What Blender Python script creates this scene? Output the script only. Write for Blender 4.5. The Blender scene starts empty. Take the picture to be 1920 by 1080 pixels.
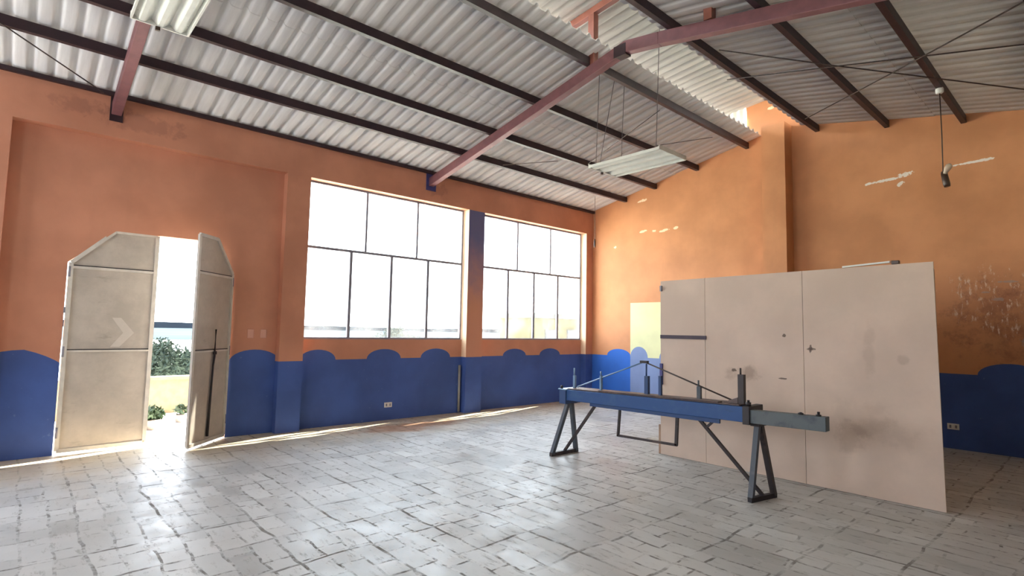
import bpy, bmesh, math, random
from mathutils import Vector, Matrix
random.seed(7)
scene = bpy.context.scene
COL = scene.collection
PI = math.pi

# ------------------------------------------------------------------ helpers
def link(o):
    COL.objects.link(o)
    return o

def tag(o, label=None, cat=None, group=None, kind=None):
    if label: o['label'] = label
    if cat: o['category'] = cat
    if group: o['group'] = group
    if kind: o['kind'] = kind
    return o

class MB:
    """collects shapes; build() links them as one mesh object"""
    def __init__(self):
        self.bm = bmesh.new()
    def quadbox(self, pts, mi=0):
        vs = [self.bm.verts.new(p) for p in pts]
        for f in ((0,3,2,1),(4,5,6,7),(0,1,5,4),(1,2,6,5),(2,3,7,6),(3,0,4,7)):
            fc = self.bm.faces.new([vs[i] for i in f]); fc.material_index = mi
        return vs
    def box(self, x0, y0, z0, x1, y1, z1, mi=0):
        return self.quadbox([(x0,y0,z0),(x1,y0,z0),(x1,y1,z0),(x0,y1,z0),(x0,y0,z1),(x1,y0,z1),(x1,y1,z1),(x0,y1,z1)], mi)
    def bar(self, a, b, w, h, up=(0,0,1), mi=0):
        """rectangular bar from a to b; w across, h along up"""
        a, b = Vector(a), Vector(b)
        d = (b-a).normalized(); up = Vector(up)
        s = d.cross(up)
        if s.length < 1e-4: s = d.cross(Vector((0,1,0)))
        s.normalize(); u = s.cross(d).normalized()
        s *= w/2; u *= h/2
        self.quadbox([a-s-u, a+s-u, b+s-u, b-s-u, a-s+u, a+s+u, b+s+u, b-s+u], mi)
        return self
    def tube(self, pts, r, n=8, mi=0, caps=True):
        pts = [Vector(p) for p in pts]
        rings = []
        for i, p in enumerate(pts):
            d = (pts[min(i+1, len(pts)-1)] - pts[max(i-1, 0)]).normalized()
            s = d.cross(Vector((0,0,1)))
            if s.length < 1e-3: s = d.cross(Vector((0,1,0)))
            s.normalize(); u = s.cross(d)
            rr = r[i] if isinstance(r, (list, tuple)) else r
            rings.append([self.bm.verts.new(p + s*rr*math.cos(2*PI*k/n) + u*rr*math.sin(2*PI*k/n)) for k in range(n)])
        for a, b in zip(rings, rings[1:]):
            for k in range(n):
                f = self.bm.faces.new((a[k], a[(k+1)%n], b[(k+1)%n], b[k])); f.smooth = True; f.material_index = mi
        if caps:
            self.bm.faces.new(rings[0][::-1]).material_index = mi
            self.bm.faces.new(rings[-1]).material_index = mi
        return self
    def lathe(self, c, prof, n=20, mi=0):
        c = Vector(c)
        rings = [[self.bm.verts.new(c + Vector((r*math.cos(2*PI*k/n), r*math.sin(2*PI*k/n), z))) for k in range(n)] for r, z in prof]
        for a, b in zip(rings, rings[1:]):
            for k in range(n):
                f = self.bm.faces.new((a[k], a[(k+1)%n], b[(k+1)%n], b[k])); f.smooth = True; f.material_index = mi
        self.bm.faces.new(rings[0][::-1]); self.bm.faces.new(rings[-1])
        return self
    def poly(self, pts, mi=0):
        f = self.bm.faces.new([self.bm.verts.new(p) for p in pts]); f.material_index = mi
        return self
    def prism(self, pts, off, mi=0):
        """closed outline pts extruded by vector off"""
        off = Vector(off)
        a = [self.bm.verts.new(p) for p in pts]; b = [self.bm.verts.new(Vector(p)+off) for p in pts]
        self.bm.faces.new(a[::-1]).material_index = mi; self.bm.faces.new(b).material_index = mi
        n = len(a)
        for i in range(n):
            self.bm.faces.new((a[i], a[(i+1)%n], b[(i+1)%n], b[i])).material_index = mi
        return self
    def build(self, name, mats, parent=None, bevel=0, normals=True, loc=None):
        if normals: bmesh.ops.recalc_face_normals(self.bm, faces=self.bm.faces[:])
        if loc is not None: bmesh.ops.translate(self.bm, verts=self.bm.verts[:], vec=-Vector(loc))
        me = bpy.data.meshes.new(name); self.bm.to_mesh(me); self.bm.free()
        o = bpy.data.objects.new(name, me); link(o)
        for m in (mats if isinstance(mats, (list, tuple)) else [mats]): me.materials.append(m)
        if loc is not None: o.location = loc
        if parent is not None:
            o.parent = parent
            o.matrix_parent_inverse = parent.matrix_basis.inverted()
        if bevel:
            b = o.modifiers.new('bevel', 'BEVEL'); b.width = bevel; b.segments = 2; b.limit_method = 'ANGLE'
        return o

def empty(name, loc=(0,0,0)):
    o = bpy.data.objects.new(name, None); o.location = loc; o.empty_display_size = .1
    return link(o)

# ------------------------------------------------------------------ materials
def srgb(r, g, b):
    f = lambda c: (c/255/12.92) if c/255 <= .04045 else ((c/255+.055)/1.055)**2.4
    return (f(r), f(g), f(b), 1)

class NT:
    def __init__(self, name):
        self.m = bpy.data.materials.new(name); self.m.use_nodes = True
        self.t = self.m.node_tree; self.t.nodes.clear()
        self.out = self.n('ShaderNodeOutputMaterial')
        self.co = self.n('ShaderNodeTexCoord').outputs['Object']
        self.sep = None
    def n(self, ty, **kw):
        nd = self.t.nodes.new(ty)
        for k, v in kw.items(): setattr(nd, k, v)
        return nd
    def put(self, sock, v):
        if isinstance(v, bpy.types.NodeSocket): self.t.links.new(v, sock)
        else: sock.default_value = v
    def xyz(self):
        if self.sep is None:
            self.sep = self.n('ShaderNodeSeparateXYZ'); self.put(self.sep.inputs[0], self.co)
        return self.sep.outputs
    def math(self, op, a, b=0, c=None, clamp=False):
        nd = self.n('ShaderNodeMath', operation=op); nd.use_clamp = clamp
        self.put(nd.inputs[0], a); self.put(nd.inputs[1], b)
        if c is not None: self.put(nd.inputs[2], c)
        return nd.outputs[0]
    def scaled(self, s):
        nd = self.n('ShaderNodeMapping'); self.put(nd.inputs['Vector'], self.co); nd.inputs['Scale'].default_value = s
        return nd.outputs[0]
    def noise(self, scale=5, detail=4, rough=.55, vec=None, dist=0):
        nd = self.n('ShaderNodeTexNoise'); self.put(nd.inputs['Vector'], vec if vec is not None else self.co)
        nd.inputs['Scale'].default_value = scale; nd.inputs['Detail'].default_value = detail
        nd.inputs['Roughness'].default_value = rough; nd.inputs['Distortion'].default_value = dist
        return nd.outputs['Fac']
    def ramp(self, fac, a, b, lo=0., hi=1.):
        nd = self.n('ShaderNodeMapRange'); nd.clamp = True; nd.interpolation_type = 'SMOOTHSTEP'
        self.put(nd.inputs[0], fac); nd.inputs[1].default_value = a; nd.inputs[2].default_value = b
        nd.inputs[3].default_value = lo; nd.inputs[4].default_value = hi
        return nd.outputs[0]
    def mix(self, fac, a, b, mode='MIX'):
        nd = self.n('ShaderNodeMix', data_type='RGBA', blend_type=mode)
        self.put(nd.inputs[0], fac); self.put(nd.inputs[6], a); self.put(nd.inputs[7], b)
        return nd.outputs[2]
    def bump(self, h, strength=.3, dist=.01):
        nd = self.n('ShaderNodeBump'); nd.inputs['Strength'].default_value = strength; nd.inputs['Distance'].default_value = dist
        self.put(nd.inputs['Height'], h)
        return nd.outputs[0]
    def pbsdf(self, color, rough=.6, metal=0, spec=.5, normal=None):
        p = self.n('ShaderNodeBsdfPrincipled')
        self.put(p.inputs['Base Color'], color); self.put(p.inputs['Roughness'], rough); self.put(p.inputs['Metallic'], metal)
        self.put(p.inputs['Specular IOR Level'], spec)
        if normal is not None: self.put(p.inputs['Normal'], normal)
        self.t.links.new(p.outputs[0], self.out.inputs[0])
        return self.m
    def ell(self, u, v, cu, cv, ru, rv, ang=0, warp=None, soft=.35):
        """0..1 mask of a rough-edged ellipse in the (u, v) plane"""
        du = self.math('SUBTRACT', u, cu); dv = self.math('SUBTRACT', v, cv)
        ca, sa = math.cos(ang), math.sin(ang)
        a = self.math('ADD', self.math('MULTIPLY', du, ca/ru), self.math('MULTIPLY', dv, sa/ru))
        b = self.math('ADD', self.math('MULTIPLY', du, -sa/rv), self.math('MULTIPLY', dv, ca/rv))
        d = self.math('ADD', self.math('MULTIPLY', a, a), self.math('MULTIPLY', b, b))
        if warp is not None: d = self.math('ADD', d, warp)
        return self.ramp(d, 1.0, 1.0-soft)

def plain(name, rgb, rough=.6, metal=0, var=.12, scale=9, spec=.5, bump=0):
    t = NT(name); c = srgb(*rgb)
    n = t.noise(scale, 5)
    col = t.mix(t.ramp(n, .3, .7), [x*(1-var) for x in c[:3]]+[1], [min(1, x*(1+var)) for x in c[:3]]+[1])
    return t.pbsdf(col, rough, metal, spec, t.bump(n, bump, .004) if bump else None)

def wall_paint(name, rgb, chips=None, var=.07):
    t = NT(name); c = srgb(*rgb)
    n1 = t.noise(1.3, 5); n2 = t.noise(14, 5, .6); n3 = t.noise(1, 4, .6, t.scaled((6, 6, .8)))
    dark = [c[0]*(1-2*var), c[1]*(1-2.4*var), c[2]*(1-2.6*var), 1]; lite = [min(1, x*(1+var)) for x in c[:3]]+[1]
    col = t.mix(t.ramp(n1, .3, .72), dark, lite)
    col = t.mix(t.ramp(n3, .55, .8, 0, .16), col, [x*.7 for x in c[:3]]+[1])
    col = t.mix(t.ramp(n2, .62, .75, 0, .12), col, [x*.72 for x in c[:3]]+[1])
    if chips: col = chips(t, col)
    return t.pbsdf(col, .62, 0, .3, t.bump(t.noise(30, 4), .12, .006))

def back_chips(t, col):
    x, y, z = t.xyz()
    w = t.math('MULTIPLY', t.math('SUBTRACT', t.noise(9, 5, .65), .5), 5.5)
    wf = t.math('MULTIPLY', t.math('SUBTRACT', t.noise(26, 4, .65), .5), 4.)
    pale = srgb(226, 196, 168); white = srgb(236, 226, 214); plum = srgb(118, 66, 56); grey = srgb(170, 150, 136)
    # two long bare scrapes high on the right bay
    for cu, cv, ru, rv, a in ((5.66, 3.87, .30, .022, .06), (5.93, 3.915, .10, .035, .05), (6.70, 3.93, .23, .017, .03), (6.82, 3.935, .10, .022, 0), (5.86, 3.78, .05, .03, .4)):
        col = t.mix(t.ell(x, z, cu, cv, ru, rv, a, wf), col, white)
    # row of small chips on the left bay
    for cu, cv, ru in ((1.33, 3.62, .10), (1.62, 3.60, .05), (1.85, 3.58, .12), (2.12, 3.6, .06), (.62, 3.36, .035), (1.33, 4.28, .12), (4.0, 5.5, .07)):
        col = t.mix(t.ell(x, z, cu, cv, ru, .028, .1, wf), col, srgb(240, 214, 180))
    # worn, peeled area above the dark blue band
    w2 = t.math('MULTIPLY', t.math('SUBTRACT', t.noise(5, 6, .7), .5), 7.)
    worn = t.ell(x, z, 7.0, 1.78, .75, .62, 0, w2, 1.6)
    spk = t.math('MULTIPLY', worn, t.ramp(t.noise(17, 6, .75), .55, .7, 0, .6))
    col = t.mix(t.math('MULTIPLY', worn, .42), col, plum)
    col = t.mix(spk, col, srgb(110, 60, 52))
    vs = t.noise(1, 5, .7, t.scaled((24, 24, 7)))
    col = t.mix(t.math('MULTIPLY', t.ell(x, z, 7.05, 2.0, .72, .5, 0, w2, 1.), t.ramp(vs, .53, .62)), col, pale)
    for cu, cv, ru, rv in ((6.98, 2.26, .1, .014), (6.75, 2.13, .05, .012), (6.88, 2.03, .06, .03), (7.28, 1.83, .10, .035), (7.4, 1.80, .08, .05), (7.2, 1.42, .14, .10)):
        col = t.mix(t.math('MULTIPLY', t.ell(x, z, cu, cv, ru, rv, 0, w), .75), col, grey)
    return col

def left_stains(t, col):
    x, y, z = t.xyz()
    w = t.math('MULTIPLY', t.math('SUBTRACT', t.noise(7, 5, .65), .5), 4.)
    for cu, cv, ru, rv in ((.95, 3.95, .55, .16), (.35, 4.0, .3, .12), (5.3, 3.98, .25, .2)):
        col = t.mix(t.math('MULTIPLY', t.ell(y, z, cu, cv, ru, rv, 0, w, .9), .3), col, srgb(120, 78, 70))
    return col

M = {}
M['orange'] = wall_paint('orange_paint', (200, 140, 112), left_stains)
M['orange_back'] = wall_paint('orange_paint_peeling', (208, 146, 102), back_chips)
def blue_marks(t, col):
    n = t.noise(19, 3, .6)
    return t.mix(t.ramp(n, .70, .74, 0, .35), col, srgb(120, 140, 190))
M['blue'] = wall_paint('blue_paint', (70, 96, 162), blue_marks, .09)
M['blue_lit'] = wall_paint('blue_paint_lit', (52, 108, 198), blue_marks, .06)  # same blue, brightened for the window light on the back wall
M['blue_faded'] = wall_paint('faded_blue_paint', (128, 146, 186), None, .05)
M['cream'] = wall_paint('light_bouncing_cream', (226, 214, 194))  # unseen wall colour, chosen to bounce light onto the right ceiling
M['brown_absorber'] = wall_paint('light_absorbing_brown', (84, 64, 54))  # unseen wall colour, chosen dark to keep the rear corner dim
M['yellow'] = wall_paint('pale_yellow_paint', (220, 220, 172), None, .05)
# upper shaft of the column between the windows: orange blending to slate blue towards the top
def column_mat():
    t = NT('orange_to_slate_blue'); x, y, z = t.xyz()
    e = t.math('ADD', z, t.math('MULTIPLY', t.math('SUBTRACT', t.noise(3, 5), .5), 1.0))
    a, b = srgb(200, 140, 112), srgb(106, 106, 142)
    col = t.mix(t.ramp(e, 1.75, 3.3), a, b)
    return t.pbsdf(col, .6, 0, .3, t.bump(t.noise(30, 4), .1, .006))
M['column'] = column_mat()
M['jamb_window_lit'] = wall_paint('cream_jamb_window_lit', (238, 206, 170), None, .05)  # jambs and heads coloured cream for the window light on them

def floor_mat():
    t = NT('worn_cement_tiles'); x, y, z = t.xyz()
    wob = t.n('ShaderNodeTexNoise'); t.put(wob.inputs['Vector'], t.co); wob.inputs['Scale'].default_value = 2.2; wob.inputs['Detail'].default_value = 3
    add = t.n('ShaderNodeVectorMath', operation='MULTIPLY_ADD'); t.put(add.inputs[0], wob.outputs['Color']); add.inputs[1].default_value = (.11, .11, 0); t.put(add.inputs[2], t.co)
    def grid(w, h, mort, off, shift):
        mp = t.n('ShaderNodeMapping'); t.put(mp.inputs['Vector'], add.outputs[0]); mp.inputs['Location'].default_value = shift
        b = t.n('ShaderNodeTexBrick'); t.put(b.inputs['Vector'], mp.outputs[0])
        b.offset = off; b.squash = 1
        b.inputs['Color1'].default_value = (0, 0, 0, 1); b.inputs['Color2'].default_value = (1, 1, 1, 1); b.inputs['Mortar'].default_value = (.5, .5, .5, 1)
        b.inputs['Scale'].default_value = 1; b.inputs['Brick Width'].default_value = w; b.inputs['Row Height'].default_value = h
        b.inputs['Mortar Size'].default_value = mort; b.inputs['Mortar Smooth'].default_value = .4
        return b
    g1 = grid(.51, .503, .014, 0, (.15, .02, 0)); g2 = grid(.34, .1677, .011, .37, (.02, .02, 0))
    nb = t.noise(2.6, 5, .7); nf = t.noise(11, 5, .7); nl = t.noise(.8, 4)
    m1 = t.math('MULTIPLY', g1.outputs['Fac'], t.ramp(nb, .43, .62, 0, .9))
    m2 = t.math('MULTIPLY', g2.outputs['Fac'], t.math('MULTIPLY', t.ramp(nf, .44, .60), t.ramp(nl, .36, .58, .3, .95)))
    grime = t.math('MAXIMUM', m1, m2)
    base = t.mix(t.ramp(nl, .3, .7), srgb(172, 171, 167), srgb(198, 197, 193))
    base = t.mix(.22, base, t.mix(g1.outputs['Color'], srgb(120, 118, 114), srgb(216, 214, 210)))
    base = t.mix(.24, base, t.mix(g2.outputs['Color'], srgb(120, 117, 110), srgb(218, 216, 212)))
    sc = t.noise(1, 6, .75, t.scaled((5, 16, 1)))
    base = t.mix(t.ramp(sc, .54, .68, 0, .6), base, srgb(128, 122, 112))
    spots = t.noise(36, 3, .6)
    base = t.mix(t.ramp(spots, .68, .74, 0, .55), base, srgb(96, 90, 82))
    # dusty, warmer floor along the window wall and a rusty stain there
    w = t.math('MULTIPLY', t.math('SUBTRACT', t.noise(3, 5), .5), 2.5)
    dust = t.ramp(t.math('ADD', x, t.math('MULTIPLY', w, .5)), 1.7, .2, 0, .75)
    base = t.mix(dust, base, srgb(186, 170, 142))
    base = t.mix(t.math('MULTIPLY', t.ell(x, y, .62, 4.6, .42, 1.1, 0, w, .9), .75), base, srgb(150, 104, 72))
    base = t.mix(t.math('MULTIPLY', t.ell(x, y, 3.7, 6.8, .5, .4, 0, w, .9), .35), base, srgb(170, 150, 118))
    col = t.mix(t.math('MULTIPLY', grime, .8), base, srgb(78, 68, 58))
    rough = t.math('ADD', t.ramp(nb, .3, .7, .27, .46), t.math('MULTIPLY', grime, .35))
    rough = t.math('ADD', rough, t.ramp(sc, .5, .75, 0, .12))
    rough = t.math('ADD', rough, t.math('MULTIPLY', g2.outputs['Color'], .12))
    h = t.math('SUBTRACT', t.math('MULTIPLY', nf, .06), grime)
    return t.pbsdf(col, rough, 0, .27, t.bump(h, .15, .002))
M['floor'] = floor_mat()

def roof_mat(name, rgb):
    t = NT(name); c = srgb(*rgb)
    n = t.noise(1, 5, .65, t.scaled((.7, 8, 1))); n2 = t.noise(1.1, 4)
    col = t.mix(t.ramp(n, .3, .72), [x*.86 for x in c[:3]]+[1], [min(.93, x*1.08) for x in c[:3]]+[1])
    col = t.mix(t.ramp(n2, .55, .8, 0, .2), col, [c[0]*.75, c[1]*.72, c[2]*.66, 1])
    return t.pbsdf(col, .5, 0, .4)
M['roof'] = roof_mat('grey_corrugated_sheet', (240, 238, 236))
M['roof_up'] = roof_mat('pale_corrugated_sheet', (236, 234, 226))
M['roof_out'] = roof_mat('darkened_roof_top', (112, 104, 98))  # unseen top skin, darkened to cut bounce under the raised roof
M['steel_dark'] = plain('dark_maroon_steel', (46, 28, 34), .5, 0, .2)
M['steel_red'] = plain('red_oxide_steel', (118, 76, 80), .55, 0, .12)
M['steel_red_up'] = plain('rusty_red_steel', (140, 84, 70), .55, 0, .12)
M['plate_blue'] = plain('dark_blue_plate', (66, 66, 120), .55)
M['rod'] = plain('rusty_dark_rod', (70, 58, 54), .6, .2)
M['wire'] = plain('thin_grey_wire', (96, 92, 92), .6)
M['tray'] = plain('white_enamel', (222, 222, 214), .45, 0, .05)
M['frame'] = plain('grey_window_steel', (132, 130, 140), .5, 0, .1)
M['door'] = None
def door_mat():
    t = NT('scuffed_grey_sheet_steel'); c = srgb(190, 180, 168)
    n = t.noise(3, 6, .7); s = t.noise(1, 5, .7, t.scaled((3, 3, 9)))
    x, y, z = t.xyz()
    col = t.mix(t.ramp(n, .3, .75), [v*.84 for v in c[:3]]+[1], [min(1, v*1.07) for v in c[:3]]+[1])
    col = t.mix(t.ramp(s, .6, .75, 0, .35), col, srgb(130, 118, 106))
    return t.pbsdf(col, .45, 0, .45, t.bump(n, .15, .01))
M['door'] = door_mat()
M['door_rail'] = plain('pale_grey_steel_rail', (206, 200, 190), .45, 0, .08)
M['door_mark'] = plain('chalky_paint', (200, 192, 182), .6, 0, .05)
M['black'] = plain('black_steel', (42, 36, 38), .5, 0, .2)
def board_mat():
    t = NT('stained_pinkish_board'); c = srgb(212, 190, 172); x, y, z = t.xyz()
    n = t.noise(1.4, 5, .6); w = t.math('MULTIPLY', t.math('SUBTRACT', t.noise(4, 5, .65), .5), 4.5)
    col = t.mix(t.ramp(n, .3, .75), [v*.88 for v in c[:3]]+[1], [min(1, v*1.05) for v in c[:3]]+[1])
    for cu, cv, ru, rv, k in ((5.18, 1.08, .16, .10, .5), (4.98, 1.05, .1, .08, .35), (6.25, .74, .34, .2, .16), (6.45, .62, .3, .16, .16), (6.33, 1.35, .06, .34, .18), (6.6, 1.3, .05, .05, .25), (6.15, .5, .18, .18, .3)):
        col = t.mix(t.math('MULTIPLY', t.ell(x, z, cu, cv, ru, rv, 0, w, 1.1), k), col, srgb(128, 104, 86))
    ws = t.math('MULTIPLY', t.math('SUBTRACT', t.noise(30, 3, .6), .5), 3.)
    for cu, cv, ru, rv in ((5.81, 1.365, .045, .016), (5.81, 1.365, .016, .045), (5.535, 1.045, .05, .009), (5.55, 1.5, .02, .02), (5.0, 1.1, .03, .02)):
        col = t.mix(t.math('MULTIPLY', t.ell(x, z, cu, cv, ru, rv, 0, ws), .8), col, srgb(84, 66, 56))
    return t.pbsdf(col, .6, 0, .35, t.bump(t.noise(40, 3), .06, .004))
M['board'] = board_mat()
M['board_edge'] = plain('raw_board_edge', (170, 140, 116), .7)
M['slot'] = plain('dark_plum_strip', (70, 58, 70), .6)
def bench_mat(name, a, b, lo=.5, hi=.66, rough=.5):
    t = NT(name); n = t.noise(7, 6, .7); s = t.noise(1, 5, .7, t.scaled((3, 18, 18)))
    col = t.mix(t.ramp(n, lo, hi), srgb(*a), srgb(*b))
    col = t.mix(t.ramp(s, .58, .72, 0, .5), col, [v*.6 for v in srgb(*a)[:3]]+[1])
    return t.pbsdf(col, rough, .1, .5, t.bump(n, .15, .004))
M['bench_blue'] = bench_mat('worn_blue_machine_paint', (38, 76, 130), (54, 88, 132), .45, .7)
M['bench_deep'] = bench_mat('deep_blue_machine_paint', (44, 72, 118), (54, 74, 104), .45, .7)
M['bench_grey'] = bench_mat('worn_grey_green_steel', (90, 98, 100), (70, 76, 82), .5, .68)
M['bench_leg'] = bench_mat('grey_angle_iron', (74, 80, 88), (92, 94, 98), .5, .66)
M['bench_leg_dark'] = bench_mat('rust_dark_angle_iron', (58, 50, 50), (84, 70, 66), .5, .66)
M['bench_top'] = bench_mat('rusty_steel_plate', (92, 78, 76), (120, 100, 92), .45, .62)
M['bench_pale'] = plain('pale_blue_steel', (120, 150, 180), .4, .2)
M['white_plastic'] = plain('white_plastic', (228, 226, 222), .4, 0, .03)
M['pink_plastic'] = plain('painted_over_plate', (214, 160, 140), .5, 0, .03)
M['socket'] = plain('dark_brown_bakelite', (64, 42, 28), .35)
M['bulb'] = plain('dusty_bulb_glass', (196, 178, 156), .25, 0, .05)
M['jamb_patch'] = plain('pale_grey_patch', (150, 148, 140), .5)
M['terrace'] = plain('pale_terrace_cement', (222, 216, 204), .8)
M['parapet'] = plain('cream_parapet_paint', (120, 112, 84), .8)
M['building'] = plain('pale_yellow_render', (72, 66, 42), .8, spec=.1)
M['building_trim'] = plain('grey_render', (50, 48, 46), .8)
M['far_glass'] = plain('dark_window_glass', (60, 66, 76), .2)
M['ridge'] = plain('far_blue_ridge', (15, 19, 24), .9, 0, .1, .05, 0)
M['valley'] = plain('hazy_valley_land', (206, 208, 196), .9, 0, .15, .03, 0)
M['valley_far'] = plain('hazy_far_plain', (54, 62, 66), .9, 0, .15, .01, 0)
M['leaf'] = plain('dull_green_leaf', (42, 50, 42), .7, 0, .25, 1.2, .1)
M['leaf_pot'] = plain('garden_green_leaf', (40, 60, 38), .7, 0, .25, 4)
M['bark'] = plain('grey_bark', (70, 62, 54), .9)
M['pot'] = plain('grey_clay_pot', (110, 104, 98), .8)

def glass_mat():
    t = NT('hazy_window_glass')
    tr = t.n('ShaderNodeBsdfTransparent'); tr.inputs[0].default_value = (.93, .95, .95, 1)
    gl = t.n('ShaderNodeBsdfGlossy'); gl.inputs['Roughness'].default_value = .04
    fr = t.n('ShaderNodeFresnel'); ge = t.n('ShaderNodeNewGeometry'); t.t.links.new(t.math('MULTIPLY_ADD', ge.outputs['Backfacing'], 1/1.45-1.45, 1.45), fr.inputs[0])
    mx = t.n('ShaderNodeMixShader'); t.t.links.new(fr.outputs[0], mx.inputs[0]); t.t.links.new(tr.outputs[0], mx.inputs[1]); t.t.links.new(gl.outputs[0], mx.inputs[2])
    du = t.n('ShaderNodeBsdfTranslucent'); du.inputs[0].default_value = (.9, .9, .88, 1)  # slight translucent haze that pales the view outside
    dm = t.n('ShaderNodeMixShader'); t.put(dm.inputs[0], t.ramp(t.noise(3, 5), .3, .7, .015, .05)); t.t.links.new(mx.outputs[0], dm.inputs[1]); t.t.links.new(du.outputs[0], dm.inputs[2])
    t.t.links.new(dm.outputs[0], t.out.inputs[0])
    return t.m
M['glass'] = glass_mat()

# ------------------------------------------------------------------ room dimensions (metres)
D = 9.594          # back wall
YF = -4.2          # wall behind the camera
XR = 8.55          # right wall
REC = -.139        # recessed wall panels and windows
OUT = -.26         # outer face of the window wall
EAVE = 4.24; SL = .206
zl = lambda x: EAVE + SL*x                     # left roof slope
zr = lambda x: 4.356 + .199*(7.919-x)          # right roof slope
zu = lambda x: 5.62 + .10*(x-3.6)              # raised ridge roof
HEAD = 3.71; SILL = 1.312; BAND = 1.0

# ------------------------------------------------------------------ floor
mb = MB(); mb.box(OUT, YF-.25, -.12, XR+.25, D+.25, 0)
tag(mb.build('floor', M['floor']), kind='structure')

# ------------------------------------------------------------------ left wall
def scallop(y0, y1, arcs, band=BAND, n=14):
    """top outline of the blue paint from y0 to y1: a straight band with round humps (centre, half width, height)"""
    pts = [(y0, None)]
    for c, hw, h in arcs:
        for i in range(n+1):
            a = PI - PI*i/n
            pts.append((c + hw*math.cos(a), h*math.sin(a)))
    pts.append((y1, None))
    out = []
    for y, h in pts:
        z = band + (h or 0)
        if y < y0 or y > y1: continue
        if h is None:  # ends: use the hump height if a hump runs over the end
            for c, hw, hh in arcs:
                if abs(y-c) < hw: z = band + hh*math.sqrt(1-((y-c)/hw)**2)
        out.append((y, z))
    return out
mb = MB()
def panel(y0, y1, x, ztop, arcs, z_up=None):
    b = scallop(y0, y1, arcs)
    mb.poly([(x, y0, 0)] + [(x, y, z) for y, z in b] + [(x, y1, 0)], 1)
    mb.poly([(x, y, z) for y, z in b] + [(x, y1, ztop), (x, y0, ztop)], 0)
def block(y0, y1, x0, x1, z0, z1, mi):
    mb.box(x0, y0, z0, x1, y1, z1, mi)
# window bays: low wall under each sill
panel(3.08, 6.04, REC, SILL, [(3.36, .28, .155), (4.47, .31, .155), (5.48, .31, .155)])
panel(6.41, 9.37, REC, SILL, [(7.36, .31, .135), (8.37, .31, .135)])
panel(-3.6, -.6, REC, SILL, [(-3.1, .3, .15), (-2.1, .3, .15), (-1.1, .3, .15)])
for y0, y1 in ((3.08, 6.04), (6.41, 9.37), (-3.6, -.6)):
    mb.poly([(REC, y0, SILL), (REC, y1, SILL), (OUT, y1, SILL), (OUT, y0, SILL)], 0)     # sill
    mb.poly([(OUT, y0, -.1), (OUT, y1, -.1), (OUT, y1, SILL), (OUT, y0, SILL)], 0)       # outside face
    mb.poly([(REC, y0, HEAD), (REC, y1, HEAD), (OUT, y1, HEAD), (OUT, y0, HEAD)], 3)     # head
# door bay: panel with an opening whose upper corners are cut off
DY0, DY1, DZ, DTY0, DTY1, DT = .37, 2.135, 2.19, .80, 1.705, 2.605
yb0, yb1 = -.2, 2.74
bl = scallop(yb0, DY0, [(.06, .42, .185)]); br = scallop(DY1, yb1, [(2.46, .325, .165)])
bl = [(y, z-.09*max(0, (y-.06)/.31)) for y, z in bl]
mb.poly([(REC, yb0, 0)] + [(REC, y, z) for y, z in bl] + [(REC, DY0, 0)], 1)
mb.poly([(REC, DY1, 0)] + [(REC, y, z) for y, z in br] + [(REC, yb1, 0)], 1)
mb.poly([(REC, y, z) for y, z in bl] + [(REC, DY0, DZ), (REC, DTY0, DT), (REC, DTY0, HEAD), (REC, yb0, HEAD)], 0)
mb.poly([(REC, y, z) for y, z in br] + [(REC, yb1, HEAD), (REC, DTY1, HEAD), (REC, DTY1, DT), (REC, DY1, DZ)], 0)
mb.poly([(REC, DTY0, DT), (REC, DTY1, DT), (REC, DTY1, HEAD), (REC, DTY0, HEAD)], 0)
for a, b in (((yb0, 0), (DY0, 0)), ((DY1, 0), (yb1, 0))):
    mb.poly([(OUT, a[0], -.1), (OUT, b[0], -.1), (OUT, b[0], HEAD), (OUT, a[0], HEAD)], 0)
mb.poly([(OUT, DY0, DZ), (OUT, DTY0, DT), (OUT, DTY1, DT), (OUT, DY1, DZ), (OUT, DY1, HEAD), (OUT, DY0, HEAD)], 0)
jamb = [(DY0, -.02), (DY0, DZ), (DTY0, DT), (DTY1, DT), (DY1, DZ), (DY1, -.02)]
for a, b in zip(jamb, jamb[1:]):
    mb.poly([(REC, a[0], a[1]), (REC, b[0], b[1]), (OUT, b[0], b[1]), (OUT, a[0], a[1])], 0)
# pilasters and columns, blue below the band; cream jamb faces have the window light painted in
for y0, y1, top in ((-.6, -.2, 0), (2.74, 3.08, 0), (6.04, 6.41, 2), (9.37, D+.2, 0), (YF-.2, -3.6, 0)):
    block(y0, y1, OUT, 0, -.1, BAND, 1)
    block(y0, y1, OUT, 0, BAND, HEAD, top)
for y in (6.0385, 9.3685):
    mb.poly([(0, y, BAND), (0, y, HEAD), (OUT, y, HEAD), (OUT, y, BAND)], 3)
block(YF-.2, D+.2, OUT, 0, HEAD, EAVE-.01, 0)                                            # ring beam under the eave
wl = mb.build('wall_left', [M['orange'], M['blue'], M['column'], M['jamb_window_lit']], normals=False)
tag(wl, kind='structure')

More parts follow.
